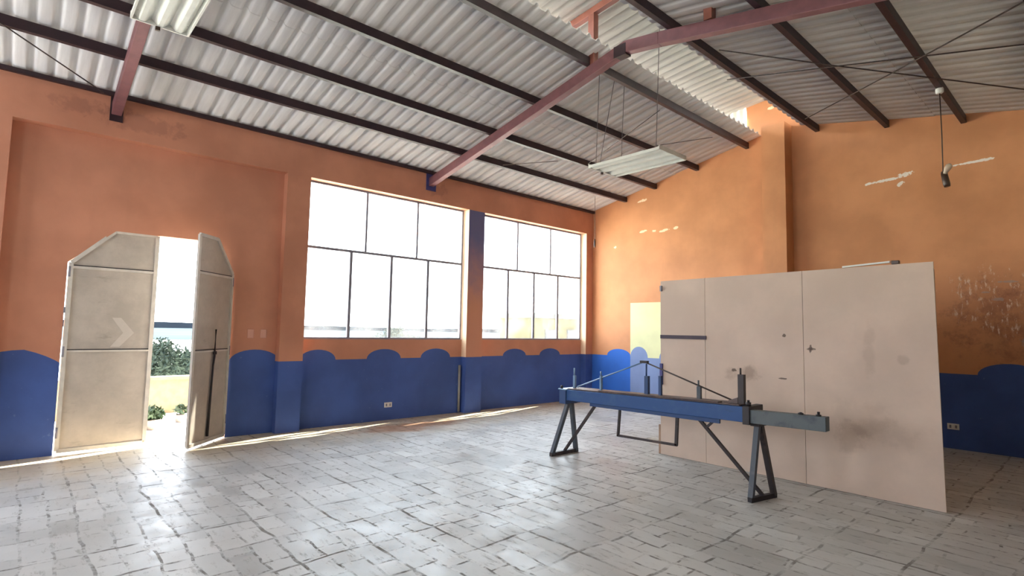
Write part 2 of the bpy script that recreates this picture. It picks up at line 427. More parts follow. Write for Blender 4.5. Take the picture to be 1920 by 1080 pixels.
# ------------------------------------------------------------------ back wall
mb = MB()
y = D
BX = 4.338; CF = D-.30       # right bay starts behind the column; column face
b = [(x, z) for x, z in scallop(0, 1.03, [(.73, .31, .145)])]
mb.poly([(0, y, 0)] + [(x, y, z) for x, z in b] + [(1.03, y, 0)], 1)
b2 = scallop(1.03, 2.5, [(1.245, .215, .22), (1.95, .22, .2)], .99)
mb.poly([(1.03, y, 0)] + [(x, y, z) for x, z in b2] + [(2.5, y, 0)], 2)
mb.poly([(x, y, z) for x, z in b2] + [(2.5, y, 2.125), (1.03, y, 2.125)], 3)
b3 = scallop(2.5, BX, [(3.2, .3, .15)])
mb.poly([(2.5, y, 0)] + [(x, y, z) for x, z in b3] + [(BX, y, 0)], 1)
mb.poly([(x, y, z) for x, z in b] + [(1.03, y, 2.125), (2.5, y, 2.125)] + [(x, y, z) for x, z in b3] + [(BX, y, zl(3.4)+.05), (3.4, y, zl(3.4)+.05), (0, y, EAVE+.05)], 0)
b4 = scallop(BX, XR+.2, [(6.98, .34, .165), (8.0, .3, .15)], 1.02)
mb.poly([(BX, y, 0)] + [(x, y, z) for x, z in b4] + [(XR+.2, y, 0)], 4)
mb.poly([(x, y, z) for x, z in b4] + [(XR+.2, y, zr(XR+.2)+.05), (4.9, y, zr(4.9)+.05), (BX, y, zl(3.4)+.05)], 0)
mb.poly([(3.57, y, zl(3.4)+.05), (BX, y, zl(3.4)+.05), (4.95, y, zr(4.95)+.05), (4.95, y, 5.74), (3.57, y, 5.74)], 0)      # gable of the raised roof
block_ = lambda x0, y0, z0, x1, y1, z1, mi: mb.box(x0, y0, z0, x1, y1, z1, mi)
block_(3.955, CF, -.05, BX, D+.01, BAND, 1); block_(3.955, CF, BAND, BX, D+.01, 5.085, 0)           # column
mb.prism([(0, D+.003, -.1), (XR+.2, D+.003, -.1), (XR+.2, D+.003, zr(XR+.2)+.045), (4.94, D+.003, zr(4.94)+.045), (4.94, D+.003, 5.73), (3.58, D+.003, 5.73), (3.58, D+.003, zl(3.58)+.045), (0, D+.003, EAVE+.045)], (0, .18, 0), 0)                                                      # wall thickness
tag(mb.build('wall_back', [M['orange_back'], M['blue_lit'], M['blue_faded'], M['yellow'], M['blue']], normals=False), kind='structure')
# corrugated infill beside the gable of the raised roof
mb = MB(); nx = 24
for i in range(nx):
    xa, xb = 2.98+.59*i/nx, 2.98+.59*(i+1)/nx
    f = lambda x: D-.02+.018*math.sin(2*PI*x/.12)
    mb.poly([(xa, f(xa), zl(xa)+.06), (xb, f(xb), zl(xb)+.06), (xb, f(xb), 5.66), (xa, f(xa), 5.66)])
for fc in mb.bm.faces: fc.smooth = True
bmesh.ops.remove_doubles(mb.bm, verts=mb.bm.verts[:], dist=1e-5)
tag(mb.build('wall_gable', M['roof_up']), kind='structure')

# ------------------------------------------------------------------ unseen walls
mb = MB()
mb.box(XR, YF, 0, XR+.2, 4.6, 1.0, 1); mb.box(XR, YF, 1.0, XR+.2, 4.6, zr(XR), 0); mb.box(XR, 4.6, 0, XR+.2, D, 2.3, 2); mb.box(XR, 4.6, 2.3, XR+.2, D, zr(XR), 0)  # colours of this unseen wall are made up to steer bounced light
tag(mb.build('wall_right', [M['cream'], M['blue'], M['brown_absorber']]), kind='structure')
mb = MB()
FW = ((.9, 2.9), (4.6, 6.4))      # unseen openings behind the camera, added for fill light
def slab(pts, mi): mb.prism([(x, YF, z) for x, z in pts], (0, -.2, 0), mi)
slab([(0, 0), (XR, 0), (XR, 1.0), (0, 1.0)], 1)
slab([(0, 1.0), (XR, 1.0), (XR, SILL), (0, SILL)], 0)
for xa, xb in ((0, FW[0][0]), (FW[0][1], FW[1][0]), (FW[1][1], XR)): slab([(xa, SILL), (xb, SILL), (xb, HEAD), (xa, HEAD)], 0)
slab([(0, HEAD), (XR, HEAD), (XR, zr(XR)+.05), (4.9, zr(4.9)+.05), (4.9, 5.7), (3.4, 5.6), (3.4, zl(3.4)+.05), (0, EAVE+.05)], 0)
tag(mb.build('wall_front', [M['orange'], M['blue']]), kind='structure')

# ------------------------------------------------------------------ corrugated roof
def sheet(name, x0, x1, zf, mat, pitch=.177, amp=.024, laps=(), thick=.012, y0=YF-.3, y1=D+.12):
    mb = MB(); bm = mb.bm; n = int(round((y1-y0)/pitch))*14
    cuts = [x0] + [l for l in laps for _ in (0, 1)] + [x1]
    rows = []
    for s in range(0, len(cuts), 2):
        xa, xb = cuts[s], cuts[s+1]
        xa2 = xa - (.12 if s else 0)
        ra, rb = [], []
        for i in range(n+1):
            yy = y0 + (y1-y0)*i/n
            ph = (yy/pitch) % 1.0
            d_ = abs(ph-.5); w = amp*1.5*(1-min(1, max(0, (d_-.07)/.17))**2*(3-2*min(1, max(0, (d_-.07)/.17)))) - .004*math.cos(2*PI*ph)
            for r, xx, dz in ((ra, xa2, 0.012 if s else 0), (rb, xb, 0)):
                r.append((xx, yy, zf(xx)+.012+w+dz))
        for dz in (0, thick):
            va = [bm.verts.new((p[0], p[1], p[2]+dz)) for p in ra]; vb = [bm.verts.new((p[0], p[1], p[2]+dz)) for p in rb]
            for i in range(n):
                f = bm.faces.new((va[i], va[i+1], vb[i+1], vb[i])); f.smooth = True; f.material_index = 1 if dz else 0
            rows.append((va, vb))
        (a0, b0), (a1, b1) = rows[-2], rows[-1]
        for i in range(n):
            bm.faces.new((a0[i], a0[i+1], a1[i+1], a1[i])); bm.faces.new((b0[i], b0[i+1], b1[i+1], b1[i]))
    return tag(mb.build(name, [mat, M['roof_out']], normals=False), kind='structure')
sheet('ceiling_left', -.30, 3.82, zl, M['roof'], laps=(2.12,))
sheet('ceiling_right', 4.50, XR+.3, zr, M['roof'], laps=(6.3,))
sheet('ceiling_ridge', 2.92, 5.45, zu, M['roof_up'])

mb = MB()
mb.box(5.30, YF-.2, zr(5.3)+.06, 5.312, D+.1, zu(5.3)+.0)  # unseen side sheet added to cut light under the raised roof
tag(mb.build('added_ridge_screen', M['roof_up']), kind='structure')

# ------------------------------------------------------------------ windows
def window(name, y0, y1, hide=False):
    w = empty(name, (REC-.03, (y0+y1)/2, SILL)); tag(w, kind='structure')
    xc = REC-.03; t = .035; zt = 2.70
    mb = MB()
    for a, b_ in (((xc, y0+.02, SILL), (xc, y0+.02, HEAD)), ((xc, y1-.02, SILL), (xc, y1-.02, HEAD))): mb.bar(a, b_, .03, t, (1, 0, 0))
    for z in (SILL+.015, HEAD-.015): mb.box(xc-.018, y0+.03, z-.015, xc+.018, y1-.03, z+.015)
    mb.build('window_frame', M['frame'], w)
    mb = MB(); mb.box(xc-.022, y0+.034, zt-.019, xc+.022, y1-.034, zt+.019); mb.build('transom', M['frame'], w)
    def lights(n, z0, z1, wd):
        ys = [y0+.035+(y1-y0-.07)*i/n for i in range(n+1)]
        for i in range(n):
            mb = MB(); mb.box(xc-.003, ys[i]+wd-.002, z0, xc+.003, ys[i+1]-wd+.002, z1); mb.build('pane', M['glass'], w)
            if i:
                mb = MB(); mb.box(xc-.02, ys[i]-wd, z0, xc+.02, ys[i]+wd, z1); mb.build('mullion', M['frame'], w)
    lights(3, zt+.0195, HEAD-.031, .016); lights(4, SILL+.031, zt-.0195, .022)
    return w
window('window_1', 3.08, 6.03); window('window_2', 6.41, 9.36); window('window_3', -3.6, -.6)  # the last one is out of view, added for more daylight

for k, (xa, xb) in enumerate(FW):  # added windows out of view, letting in fill light
    w = empty('window_%d' % (4+k), ((xa+xb)/2, YF-.1, SILL)); tag(w, kind='structure')
    mb = MB(); yc = YF-.1
    for z in (SILL+.016, 2.7, HEAD-.016): mb.box(xa+.001, yc-.02, z-.015, xb-.001, yc+.02, z+.015)
    for x in [xa+.016+(xb-xa-.032)*i/4 for i in range(5)]: mb.box(x-.015, yc-.018, SILL+.032, x+.015, yc+.018, 2.684); mb.box(x-.015, yc-.018, 2.716, x+.015, yc+.018, HEAD-.032)
    mb.build('window_frame', M['frame'], w)

# ------------------------------------------------------------------ double door
dr = empty('door_1', (REC, (DY0+DY1)/2, 0)); tag(dr, kind='structure')
def leaf(hinge, ang, sgn, width, name='door_leaf'):
    """leaf built along +u from the hinge, then turned about it; sgn gives the side the free edge lies on"""
    W, Hh, Ht, ch = width, 2.186, 2.60, .412
    R_ = Matrix.Translation(Vector((hinge[0], hinge[1], 0))) @ Matrix.Rotation(ang, 4, 'Z')
    P = lambda u, v, z: R_ @ Vector((v, sgn*u, z))
    g = .016 
    outl = [(g, .045), (W, .045), (W, Ht), (ch, Ht), (g, Hh)]
    mb = MB(); mb.prism([P(u, -.012, z) for u, z in outl], R_.to_3x3() @ Vector((.012, 0, 0)))
    lf = mb.build(name, M['door'], dr)
    # raised steel edging and cross rails on the room side
    mb = MB()
    loop = outl + [outl[0]]
    for (u0, z0), (u1, z1) in zip(loop, loop[1:]):
        mb.bar(P(u0, .006, z0), P(u1, .006, z1), .042, .026, R_.to_3x3() @ Vector((1, 0, 0)))
    mb.build('leaf_frame', M['door_rail'], lf)
    for z, h in ((2.135, .03), (1.165, .022)):
        mb = MB(); mb.bar(P(g+.02, .006, z), P(W-.02, .006, z), .018, h); mb.build('rail', M['door_rail'], lf)
        mb = MB(); mb.bar(P(g+.02, .004, z+h/2+.006), P(W-.02, .004, z+h/2+.006), .012, .012); mb.build('rail_seam', M['black'], lf)
    for z in (.25, 1.16, 2.08):
        mb = MB(); mb.tube([P(.006, .01, z-.06), P(.006, .01, z+.06)], .014, 10); mb.build('hinge', M['frame'], lf)
    return lf, P
lf, P = leaf((REC-.005, .385), math.radians(2.5), 1, .85)
mb = MB()   # pale chevron rubbed on the upper panel
mb.prism([P(.44, .0005, 1.56), P(.53, .0005, 1.56), P(.67, .0005, 1.38), P(.53, .0005, 1.21), P(.44, .0005, 1.21), P(.56, .0005, 1.38)], (.001, 0, 0)); mb.build('chevron_mark', M['door_mark'], lf)
mb = MB(); mb.box(REC-.03, DY0-.005, 1.60, REC+.012, DY0+.03, 1.67); mb.build('hinge_plate', M['frame'], dr)
lf2, P2 = leaf((REC+.01, 2.118), math.radians(46.7), -1, .80)
mb = MB(); mb.tube([P2(.36, .022, 1.44), P2(.36, .022, 1.10), P2(.38, .022, .98), P2(.42, .022, .10)], [.010, .015, .012, .017], 8); mb.build('drop_bolt', M['black'], lf2)
mb = MB(); mb.box(*[min(a, b) for a, b in zip(P2(.33, .018, 1.12), P2(.39, .03, 1.16))], *[max(a, b) for a, b in zip(P2(.33, .018, 1.12), P2(.39, .03, 1.16))]); mb.build('bolt_keeper', M['black'], lf2)

# ------------------------------------------------------------------ roof steel
PH = .105
def purlin(x, zf, label, y0=YF+.02, y1=D-.012, h=PH, w=.06):
    s = SL if zf is zl else -.199
    z = zf(x)-.014
    mb = MB()
    mb.box(x-w/2, y0, z-h, x+w/2, y1, z-h+.008); mb.box(x-w/2, y0, z-h+.008, x-w/2+.008, y1, z-.008); mb.box(x-w/2, y0, z-.008, x+w/2, y1, z-.001); mb.box(x+w/2-.008, y0, z-h+.008, x+w/2, y1, z-.008)
    o = mb.build('purlin', M['steel_dark'], None, loc=(x, (y0+y1)/2, z-h))
    return tag(o, label, 'roof beam', 'dark steel purlins under the corrugated roof')
purlin(.92, zl, 'dark steel purlin on the window side slope, next above the eave')
purlin(1.66, zl, 'dark steel purlin second above the eave on the window side slope, behind the hanging trays')
purlin(2.60, zl, 'dark steel purlin third above the eave on the window side slope')
purlin(3.58, zl, 'dark steel purlin under the ragged top edge of the window side roof')
purlin(4.75, zr, 'dark steel purlin at the upper edge of the right slope beside the bright raised roof')
purlin(5.72, zr, 'dark steel purlin in the middle of the right slope')
purlin(6.62, zr, 'dark steel purlin on the right slope with the pendant lamp hanging from it')
purlin(7.55, zr, 'dark steel purlin lowest on the right slope, close to the right wall')
purlin(.045, zl, 'thin dark steel angle running along the top of the window wall', h=.05, w=.05)

def truss(y, label):
    r = empty('roof_truss', (0, y, 3.9)); tag(r, label, 'roof truss', 'red oxide roof trusses')
    off = PH + .018; hb = .145; wb = .10; ax = 4.14
    zt = zl(ax)-off
    def rafter(name, x0, z0, x1, z1, mat, h=hb, w=wb):
        mb = MB(); mb.quadbox([(x0, y-w/2, z0-h), (x0, y+w/2, z0-h), (x1, y+w/2, z1-h), (x1, y-w/2, z1-h), (x0, y-w/2, z0), (x0, y+w/2, z0), (x1, y+w/2, z1), (x1, y-w/2, z1)])
        return mb.build(name, mat, r, bevel=.006)
    rafter('rafter', .012, zl(.012)-off, ax, zt, M['steel_red'])
    k = (zr(4.75)-off-zt)/(4.75-ax)
    rafter('rafter', ax, zt, 4.6, zr(4.6)-off+.0, M['steel_red'])
    rafter('rafter', 4.6, zr(4.6)-off, XR-.02, zr(XR-.02)-off, M['steel_red'])
    mb = MB(); mb.box(3.985, y-.054, zt-.17, 4.16, y+.054, zt-.03); mb.build('gusset', M['steel_dark'], r)
    mb = MB(); mb.box(3.575, y-.045, zl(3.62)-off+.002, 3.665, y+.045, zu(3.62)-.092); mb.build('post', M['steel_red_up'], r)
    mb = MB(); mb.box(5.15, y-.045, zr(5.15)-off+.002, 5.24, y+.045, zu(5.2)-.09); mb.build('post', M['steel_red_up'], r)
    rafter('ridge_rafter', 2.98, zu(2.98)-.002, 5.4, zu(5.4)-.002, M['steel_red_up'], .09, .08)
    mb = MB(); hw = .10 if y > 2 else .065; mb.box(.001, y-hw, 3.90, .012, y+hw, 4.19); mb.build('wall_plate', M['plate_blue'] if y > 2 else M['steel_dark'], r)
    return r
truss(5.18, 'red oxide roof truss across the middle of the hall above the window')
truss(.70, 'red oxide roof truss at the left, its foot above the double door')

def rod(pts, label, r=.007, mat='rod'):
    c = Vector(pts[0]); zf = zl if c.x < 4.3 else zr
    mb = MB(); mb.tube(pts, r, 6)
    return tag(mb.build('tie_rod', M[mat], None, loc=c), label, 'tie rod', 'thin bracing rods under the roof')
q = PH+.03
rod([(4.95, 5.86, zr(4.95)-q), (5.9, 6.82, zr(5.9)-q-.01), (7.6, 8.55, zr(7.6)-q)], 'dark bracing rod running from the bent truss down to the right rear, crossing another')
rod([(4.62, 6.72, zr(4.75)-q), (6, 6.82, zr(6)-q-.012), (8.0, 6.98, zr(8.0)-q)], 'dark bracing rod running straight across the right slope and rising to the right edge')
rod([(4.85, 8.78, zr(4.85)-q), (6.3, 7.27, zr(6.3)-q-.012), (7.9, 5.62, zr(7.9)-q)], 'thin bracing rod slanting up to the top right corner above the pendant lamp')
rod([(1.4, -.8, zl(1.4)-q), (.20, .55, zl(.2)-q)], 'thin bracing rod under the eave at the far left, left of the truss foot')
rod([(1.75, 7.3, zl(1.75)-q), (3.48, 6.90, zl(3.48)-q)], 'thin bracing rod on the window side slope above the far hanging tray', .005)
rod([(2.8, 7.85, zl(2.8)-q), (3.48, 8.50, zl(3.48)-q)], 'short thin bracing rod right of the far hanging tray', .005)
rod([(1.01, 5.96, zl(1.01)-q), (1.58, 6.72, zl(1.58)-q)], 'short thin bracing rod over the second window, left of the far hanging tray', .005)

# ------------------------------------------------------------------ hanging trays
def tray(y0, y1, x0, x1, z, label, wires):
    cx, cy = (x0+x1)/2, (y0+y1)/2
    r = empty('hanging_light_tray', (cx, cy, z)); tag(r, label, 'light fixture', 'white ribbed trays hung from the roof')
    mb = MB(); n = 48; prof = []
    for i in range(n+1):
        s = i/n; yy = y0+(y1-y0)*s
        ph = (s*3) % 1.0
        prof.append((yy, z + .038*min(1, max(0, 3*abs(ph-.5)-.45)) * (0 if i in (0, n) else 1)))
    for dz in (0, .006):
        for (ya, za), (yb, zb) in zip(prof, prof[1:]):
            mb.poly([(x0, ya, za+dz), (x1, ya, za+dz), (x1, yb, zb+dz), (x0, yb, zb+dz)])
    bmesh.ops.remove_doubles(mb.bm, verts=mb.bm.verts[:], dist=1e-5)
    mb.build('reflector', M['tray'], r, normals=False)
    mb = MB(); mb.box(x0, y0-.012, z-.006, x1, y0, z+.03); mb.box(x0, y1, z-.006, x1, y1+.012, z+.03); mb.box(x0-.012, y0-.012, z-.004, x0, y1+.012, z+.05); mb.box(x1, y0-.012, z-.004, x1+.012, y1+.012, z+.05)
    mb.build('rim', M['tray'], r)
    mb = MB(); mb.box(x0+.1, cy-.05, z+.05, x1-.1, cy+.05, z+.085); mb.build('back_channel', M['frame'], r)
    mb = MB(); mb.box(x0-.02, cy-.03, z-.03, x0+.0, cy+.0, z-.002); mb.build('end_clip', M['socket'], r)
    for a, b in wires:
        mb = MB(); mb.tube([a, b], .004, 6); mb.build('hanging_wire', M['wire'], r)
ZT = 3.65
tray(5.43, 6.0, 3.37, 4.42, ZT, 'white ribbed light tray hung on wires before the rear wall, beyond the middle truss',
     [((3.46, 5.45, ZT+.02), (3.5, 5.46, zl(3.5)-.05)), ((3.46, 5.52, ZT+.02), (3.5, 5.78, zl(3.5)-.05)), ((4.36, 5.46, ZT+.02), (4.4, 5.5, zu(4.4)-.0)), ((3.46, 5.98, ZT+.02), (3.5, 6.0, zl(3.5)-.05))])
tray(.45, .79, 3.36, 4.42, ZT, 'white ribbed light tray hung at the top left in front of the near truss',
     [((3.46, .47, ZT+.02), (3.5, .47, zl(3.5)-.05)), ((4.30, .47, ZT+.02), (4.34, .47, zu(4.34))), ((3.46, .77, ZT+.02), (3.5, .77, zl(3.5)-.05)), ((4.30, .77, ZT+.02), (4.34, .77, zu(4.34)))])

# pendant lamp on the right slope
LX, LY = 6.62, 8.03
r = empty('pendant_lamp', (LX, LY, zr(LX)-PH-.005)); tag(r, 'bare pendant lamp hanging on a cord from the right slope purlin', 'lamp')
zp = zr(LX)-PH-.005
mb = MB(); mb.lathe((LX, LY, zp-.07), [(.026, 0), (.04, .012), (.042, .05), (.036, .07)]); mb.build('ceiling_rose', M['white_plastic'], r)
mb = MB(); mb.tube([(LX, LY, zp-.07), (LX+.004, LY, zp-.6), (LX, LY, 3.47)], .006, 6); mb.build('cord', M['rod'], r)
mb = MB(); mb.tube([(LX, LY, 3.48), (LX+.01, LY, 3.45), (LX+.03, LY, 3.32), (LX+.035, LY, 3.29)], [.02, .033, .036, .03], 14); mb.build('lamp_socket', M['socket'], r)
mb = MB(); mb.tube([(LX+.02, LY-.03, 3.44), (LX+.05, LY-.035, 3.50), (LX+.065, LY-.035, 3.53), (LX+.075, LY-.035, 3.55)], [.018, .034, .034, .012], 14); mb.build('bulb', M['bulb'], r)
r = empty('pull_switch', (.62, 8.9, zl(.62)-.05)); tag(r, 'thin cord with a dark pull knob hanging in the far corner beside the second window', 'cord')
mb = MB(); mb.tube([(.62, 8.9, zl(.62)-.0), (.62, 8.9, 3.42)], .004, 6); mb.build('cord', M['wire'], r)
mb = MB(); mb.tube([(.62, 8.9, 3.46), (.62, 8.9, 3.42), (.62, 8.9, 3.32), (.62, 8.9, 3.27)], [.008, .02, .02, .008], 10); mb.build('pull_knob', M['socket'], r)

# ------------------------------------------------------------------ wall fittings
def plate(name, c, axis, w, h, mat, label, cat, group=None, kind=''):
    x, y_, z = c
    r = empty(name, c); tag(r, label, cat, group)
    mb = MB()
    if axis == 'x': mb.box(x, y_-w/2, z-h/2, x+.012, y_+w/2, z+h/2)
    else: mb.box(x-w/2, y_-.012, z-h/2, x+w/2, y_, z+h/2)
    mb.build('cover_plate', mat, r, bevel=.003)
    for s in ((-1, 1) if kind == 'socket' else (0,)):
        mb = MB(); d = s*w*.24; k = .011
        if axis == 'x': mb.box(x+.012, y_+d-k, z-.02, x+.016, y_+d+k, z+.02)
        else: mb.box(x+d-k, y_-.016, z-.02, x+d+k, y_-.012, z+.02)
        mb.build('receptacle' if kind == 'socket' else 'rocker', M['frame'] if kind == 'socket' else mat, r)
plate('wall_outlet', (REC, 4.57, .245), 'x', .14, .08, M['white_plastic'], 'white socket plate low on the blue wall under the first window', 'outlet', kind='socket')
plate('wall_outlet', (6.36, D, .30), 'y', .13, .08, M['white_plastic'], 'small socket plate on the dark blue wall just right of the board partition', 'outlet', kind='socket')
plate('light_switch', (REC, 2.39, 1.385), 'x', .08, .12, M['pink_plastic'], 'pinkish switch plate right of the door, the one nearer the door', 'switch', 'switch plates beside the door')
plate('light_switch', (REC, 2.56, 1.385), 'x', .08, .12, M['pink_plastic'], 'pinkish switch plate right of the door, the one nearer the pilaster', 'switch', 'switch plates beside the door')
mb = MB(); mb.tube([(REC+.03, 5.985, .02), (REC+.03, 5.985, .85)], .022, 10)  # upright tube in place of a lighter patch on the column jamb
tag(mb.build('jamb_patch', M['jamb_patch'], None, loc=(REC+.03, 5.985, .02)), 'pale grey strip standing for the lighter lower jamb of the column between the windows', 'jamb_patch')

# ------------------------------------------------------------------ board partition
PY = 6.03; PT = .05
r = empty('partition_panel', (5.46, PY, 0)); tag(r, 'freestanding pinkish board partition standing behind the blue bench', 'partition')
for x0, x1, z0 in ((4.05, 4.652, 2.163), (4.656, 5.74, 2.165), (5.744, 6.845, 2.18)):
    mb = MB()
    t0 = 2.158+(x0-4.05)*.0095; t1 = 2.158+(x1-4.05)*.0095
    xb = x1+.022 if x1 > 6.8 else x1
    mb.quadbox([(x0, PY, .004), (xb, PY, .004), (xb, PY+.018, .004), (x0, PY+.018, .004), (x0, PY, t0), (x1, PY, t1), (x1, PY+.018, t1), (x0, PY+.018, t0)])
    mb.build('board', M['board'], r)
mb = MB()
for x in (4.075, 5.2, 6.82): mb.box(x-.022, PY+.019, .003, x+.022, PY+.06, 2.12)
for z in (.06, 1.1, 2.09): mb.box(4.1, PY+.0605, z-.03, 6.8, PY+.085, z+.03)
mb.build('stud_frame', M['board_edge'], r)
for y0, y1 in ((PY+.09, PY+1.82), (PY+1.825, D-.02)):  # hidden return boards, added to darken the corner behind
    mb = MB(); mb.box(4.06, y0, .004, 4.078, y1, 2.15); mb.build('board', M['board'], r)
mb = MB(); mb.box(4.052, PY-.012, 1.434, 4.67, PY-.0005, 1.478); mb.build('dark_strip', M['slot'], r)['label'] = 'dark strip fixed at the left edge of the boards'
mb = MB(); mb.box(4.02, PY-.0, .004, 4.048, PY+.03, .36); mb.build('edge_batten', M['board_edge'], r)
mb = MB(); mb.box(4.047, PY-.02, .86, 4.085, PY-.0005, 1.12); mb.build('edge_bracket', M['plate_blue'], r)
mb = MB(); mb.box(4.05, PY-.02, 2.03, 4.075, PY-.0005, 2.10); mb.build('edge_clip', M['frame'], r)
zt = 2.158+(6.4-4.05)*.0095
mb = MB(); mb.bar((6.12, PY+.01, zt+.008), (6.52, PY+.008, zt+.028), .03, .016); tag(mb.build('wood_batten', M['tray'], None, loc=(6.3, PY+.01, zt+.01)), 'pale stick lying on the top edge of the board partition', 'stick')
mb = MB(); mb.box(6.53, PY-.005, zt+.004, 6.59, PY+.05, zt+.038); tag(mb.build('wood_block', M['socket'], None, loc=(6.56, PY+.02, zt+.005), bevel=.004), 'small dark block beside the pale stick on the partition edge', 'block')

# ------------------------------------------------------------------ blue sheet bending bench
B = empty('bending_bench', (4.5, 5.08, 0)); tag(B, 'long blue steel sheet bending bench on two angle iron trestles before the board partition', 'workbench')
ztop = lambda x: .798 + (x-3.4)*.0205      # the bench was built slightly out of level
zbot = lambda x: .672 + (x-3.4)*.0145
def taper(x0, x1, y0, y1, za, zb, name, mat, bev=.004):
    mb = MB(); mb.quadbox([(x0, y0, za(x0)), (x1, y0, za(x1)), (x1, y1, za(x1)), (x0, y1, za(x0)), (x0, y0, zb(x0)), (x1, y0, zb(x1)), (x1, y1, zb(x1)), (x0, y1, zb(x0))])
    return mb.build(name, mat, B, bevel=bev)
taper(3.44, 5.60, 4.95, 4.99, zbot, lambda x: ztop(x)-.0, 'front_beam', M['bench_blue'])
taper(3.44, 5.60, 5.17, 5.21, zbot, lambda x: ztop(x)-.0, 'rear_beam', M['bench_deep'])
taper(3.42, 5.55, 4.985, 5.225, lambda x: ztop(x)+.001, lambda x: ztop(x)+.013, 'top_plate', M['bench_top'])
taper(3.9, 5.35, 4.975, 5.06, lambda x: ztop(x)+.014, lambda x: ztop(x)+.024, 'clamp_plate', M['bench_top'])
taper(3.79, 5.37, 4.963, 4.985, lambda x: zbot(x)-.042+(5.4-x)*.004, lambda x: zbot(x)-.001, 'folding_apron', M['bench_deep'])
taper(3.335, 3.438, 4.935, 5.215, lambda x: .628, lambda x: .79, 'end_block', M['bench_deep'])
taper(3.32, 3.45, 4.93, 5.22, lambda x: .791, lambda x: .806, 'end_cap', M['bench_pale'])
taper(5.64, 6.288, 4.955, 5.045, lambda x: .703+.022*(x-5.64), lambda x: .822+.022*(x-5.64), 'extension_beam', M['bench_grey'])
taper(5.601, 5.665, 4.935, 5.225, lambda x: .688, lambda x: .852, 'clamp_block', M['black'])
mb = MB()
mb.lathe((5.63, 5.0, .853), [(.024, 0), (.024, .03), (.012, .034), (.012, .05)], 12); mb.build('bolt', M['black'], B)
for x in (6.08, 6.22):
    mb = MB(); zz = .823+.022*(x-5.64); mb.lathe((x, 5.0, zz), [(.022, 0), (.022, .01), (.011, .012), (.011, .034 if x > 6.1 else .016)], 12); mb.build('bolt', M['black'], B)
mb = MB(); mb.lathe((3.345, 4.97, .807), [(.016, 0), (.016, .03), (.008, .034)], 10); mb.build('bolt', M['black'], B)
def upright(x, w, h, mat, pin=0, d=.03):
    mb = MB(); z = ztop(x)+.014
    mb.box(x-w/2, 5.08-d/2, z, x+w/2, 5.08+d/2, z+h)
    if pin: mb.tube([(x-w*.2, 5.08, z+h), (x-w*.2, 5.08, z+h+pin)], .009, 8)
    mb.build('upright', M[mat], B)
upright(3.455, .028, .15, 'bench_pale', .09); upright(3.862, .022, .17, 'bench_pale', .05)
upright(4.49, .045, .20, 'bench_deep', .13, .04); upright(4.655, .03, .21, 'bench_deep')
upright(5.10, .04, .13, 'bench_leg', .06); upright(5.533, .055, .27, 'bench_leg_dark', .06, .05)
def tierod(a, b, mat):
    mb = MB(); mb.tube([a, b], .008, 8); mb.build('tension_rod', M[mat], B)
apex = (4.455, 5.08, 1.185)
tierod((3.50, 5.08, ztop(3.5)+.03), apex, 'bench_pale'); tierod(apex, (5.46, 5.08, ztop(5.46)+.03), 'rod')
mb = MB(); mb.box(4.41, 5.06, 1.17, 4.50, 5.10, 1.197); mb.build('rod_saddle', M['black'], B)
mb = MB(); mb.prism([(5.36, 5.05, ztop(5.36)+.014), (5.505, 5.05, ztop(5.5)+.014), (5.505, 5.05, ztop(5.5)+.07)], (0, .06, 0)); mb.build('rod_anchor', M['bench_top'], B)
def trestle(xc, xf, yf0, yf1, z1, m0, m1, mb_):
    ym = (yf0+yf1)/2
    mb = MB(); mb.bar((xc, ym-.03, z1), (xf[0], yf0, .02), .045, .045, (1, 0, 0)); mb.build('leg', M[m0], B)
    mb = MB(); mb.bar((xc, ym+.03, z1), (xf[1], yf1, .02), .045, .045, (1, 0, 0)); mb.build('leg', M[m1], B)
    mb = MB(); mb.bar((xf[0], yf0-.025, .022), (xf[1], yf1+.025, .022), .042, .042); mb.build('foot_bar', M[mb_], B)
    mb = MB(); mb.box(xc-.04, ym-.09, z1-.01, xc+.04, ym+.09, z1+.03); mb.build('head_plate', M[mb_], B)
trestle(3.385, (3.295, 3.31), 4.865, 5.28, .632, 'bench_leg', 'bench_leg', 'bench_leg_dark')
trestle(5.66, (5.645, 5.72), 4.99, 5.30, .675, 'bench_leg', 'bench_leg_dark', 'black')
mb = MB(); mb.bar((3.82, 5.02, .64), (3.30, 5.08, .035), .028, .028, (0, 1, 0)); mb.build('strut', M['bench_leg_dark'], B)
mb = MB(); mb.bar((5.13, 5.02, .665), (5.685, 5.15, .035), .028, .028, (0, 1, 0)); mb.build('strut', M['bench_leg_dark'], B)
mb = MB(); mb.bar((5.27, 5.03, .66), (5.205, 5.035, .60), .022, .022, (0, 1, 0)); mb.build('strut_bracket', M['bench_leg_dark'], B)
mb = MB(); x0, x1, yy = 4.108, 4.832, 5.10
mb.bar((x0+.012, yy, .66), (x0-.015, yy, .335), .024, .024, (0, 1, 0)); mb.bar((x1+.012, yy, .68), (x1-.004, yy, .35), .03, .024, (0, 1, 0)); mb.bar((x0-.025, yy, .34), (x1+.006, yy, .355), .024, .024)
mb.build('pedal_stirrup', M['bench_leg_dark'], B)

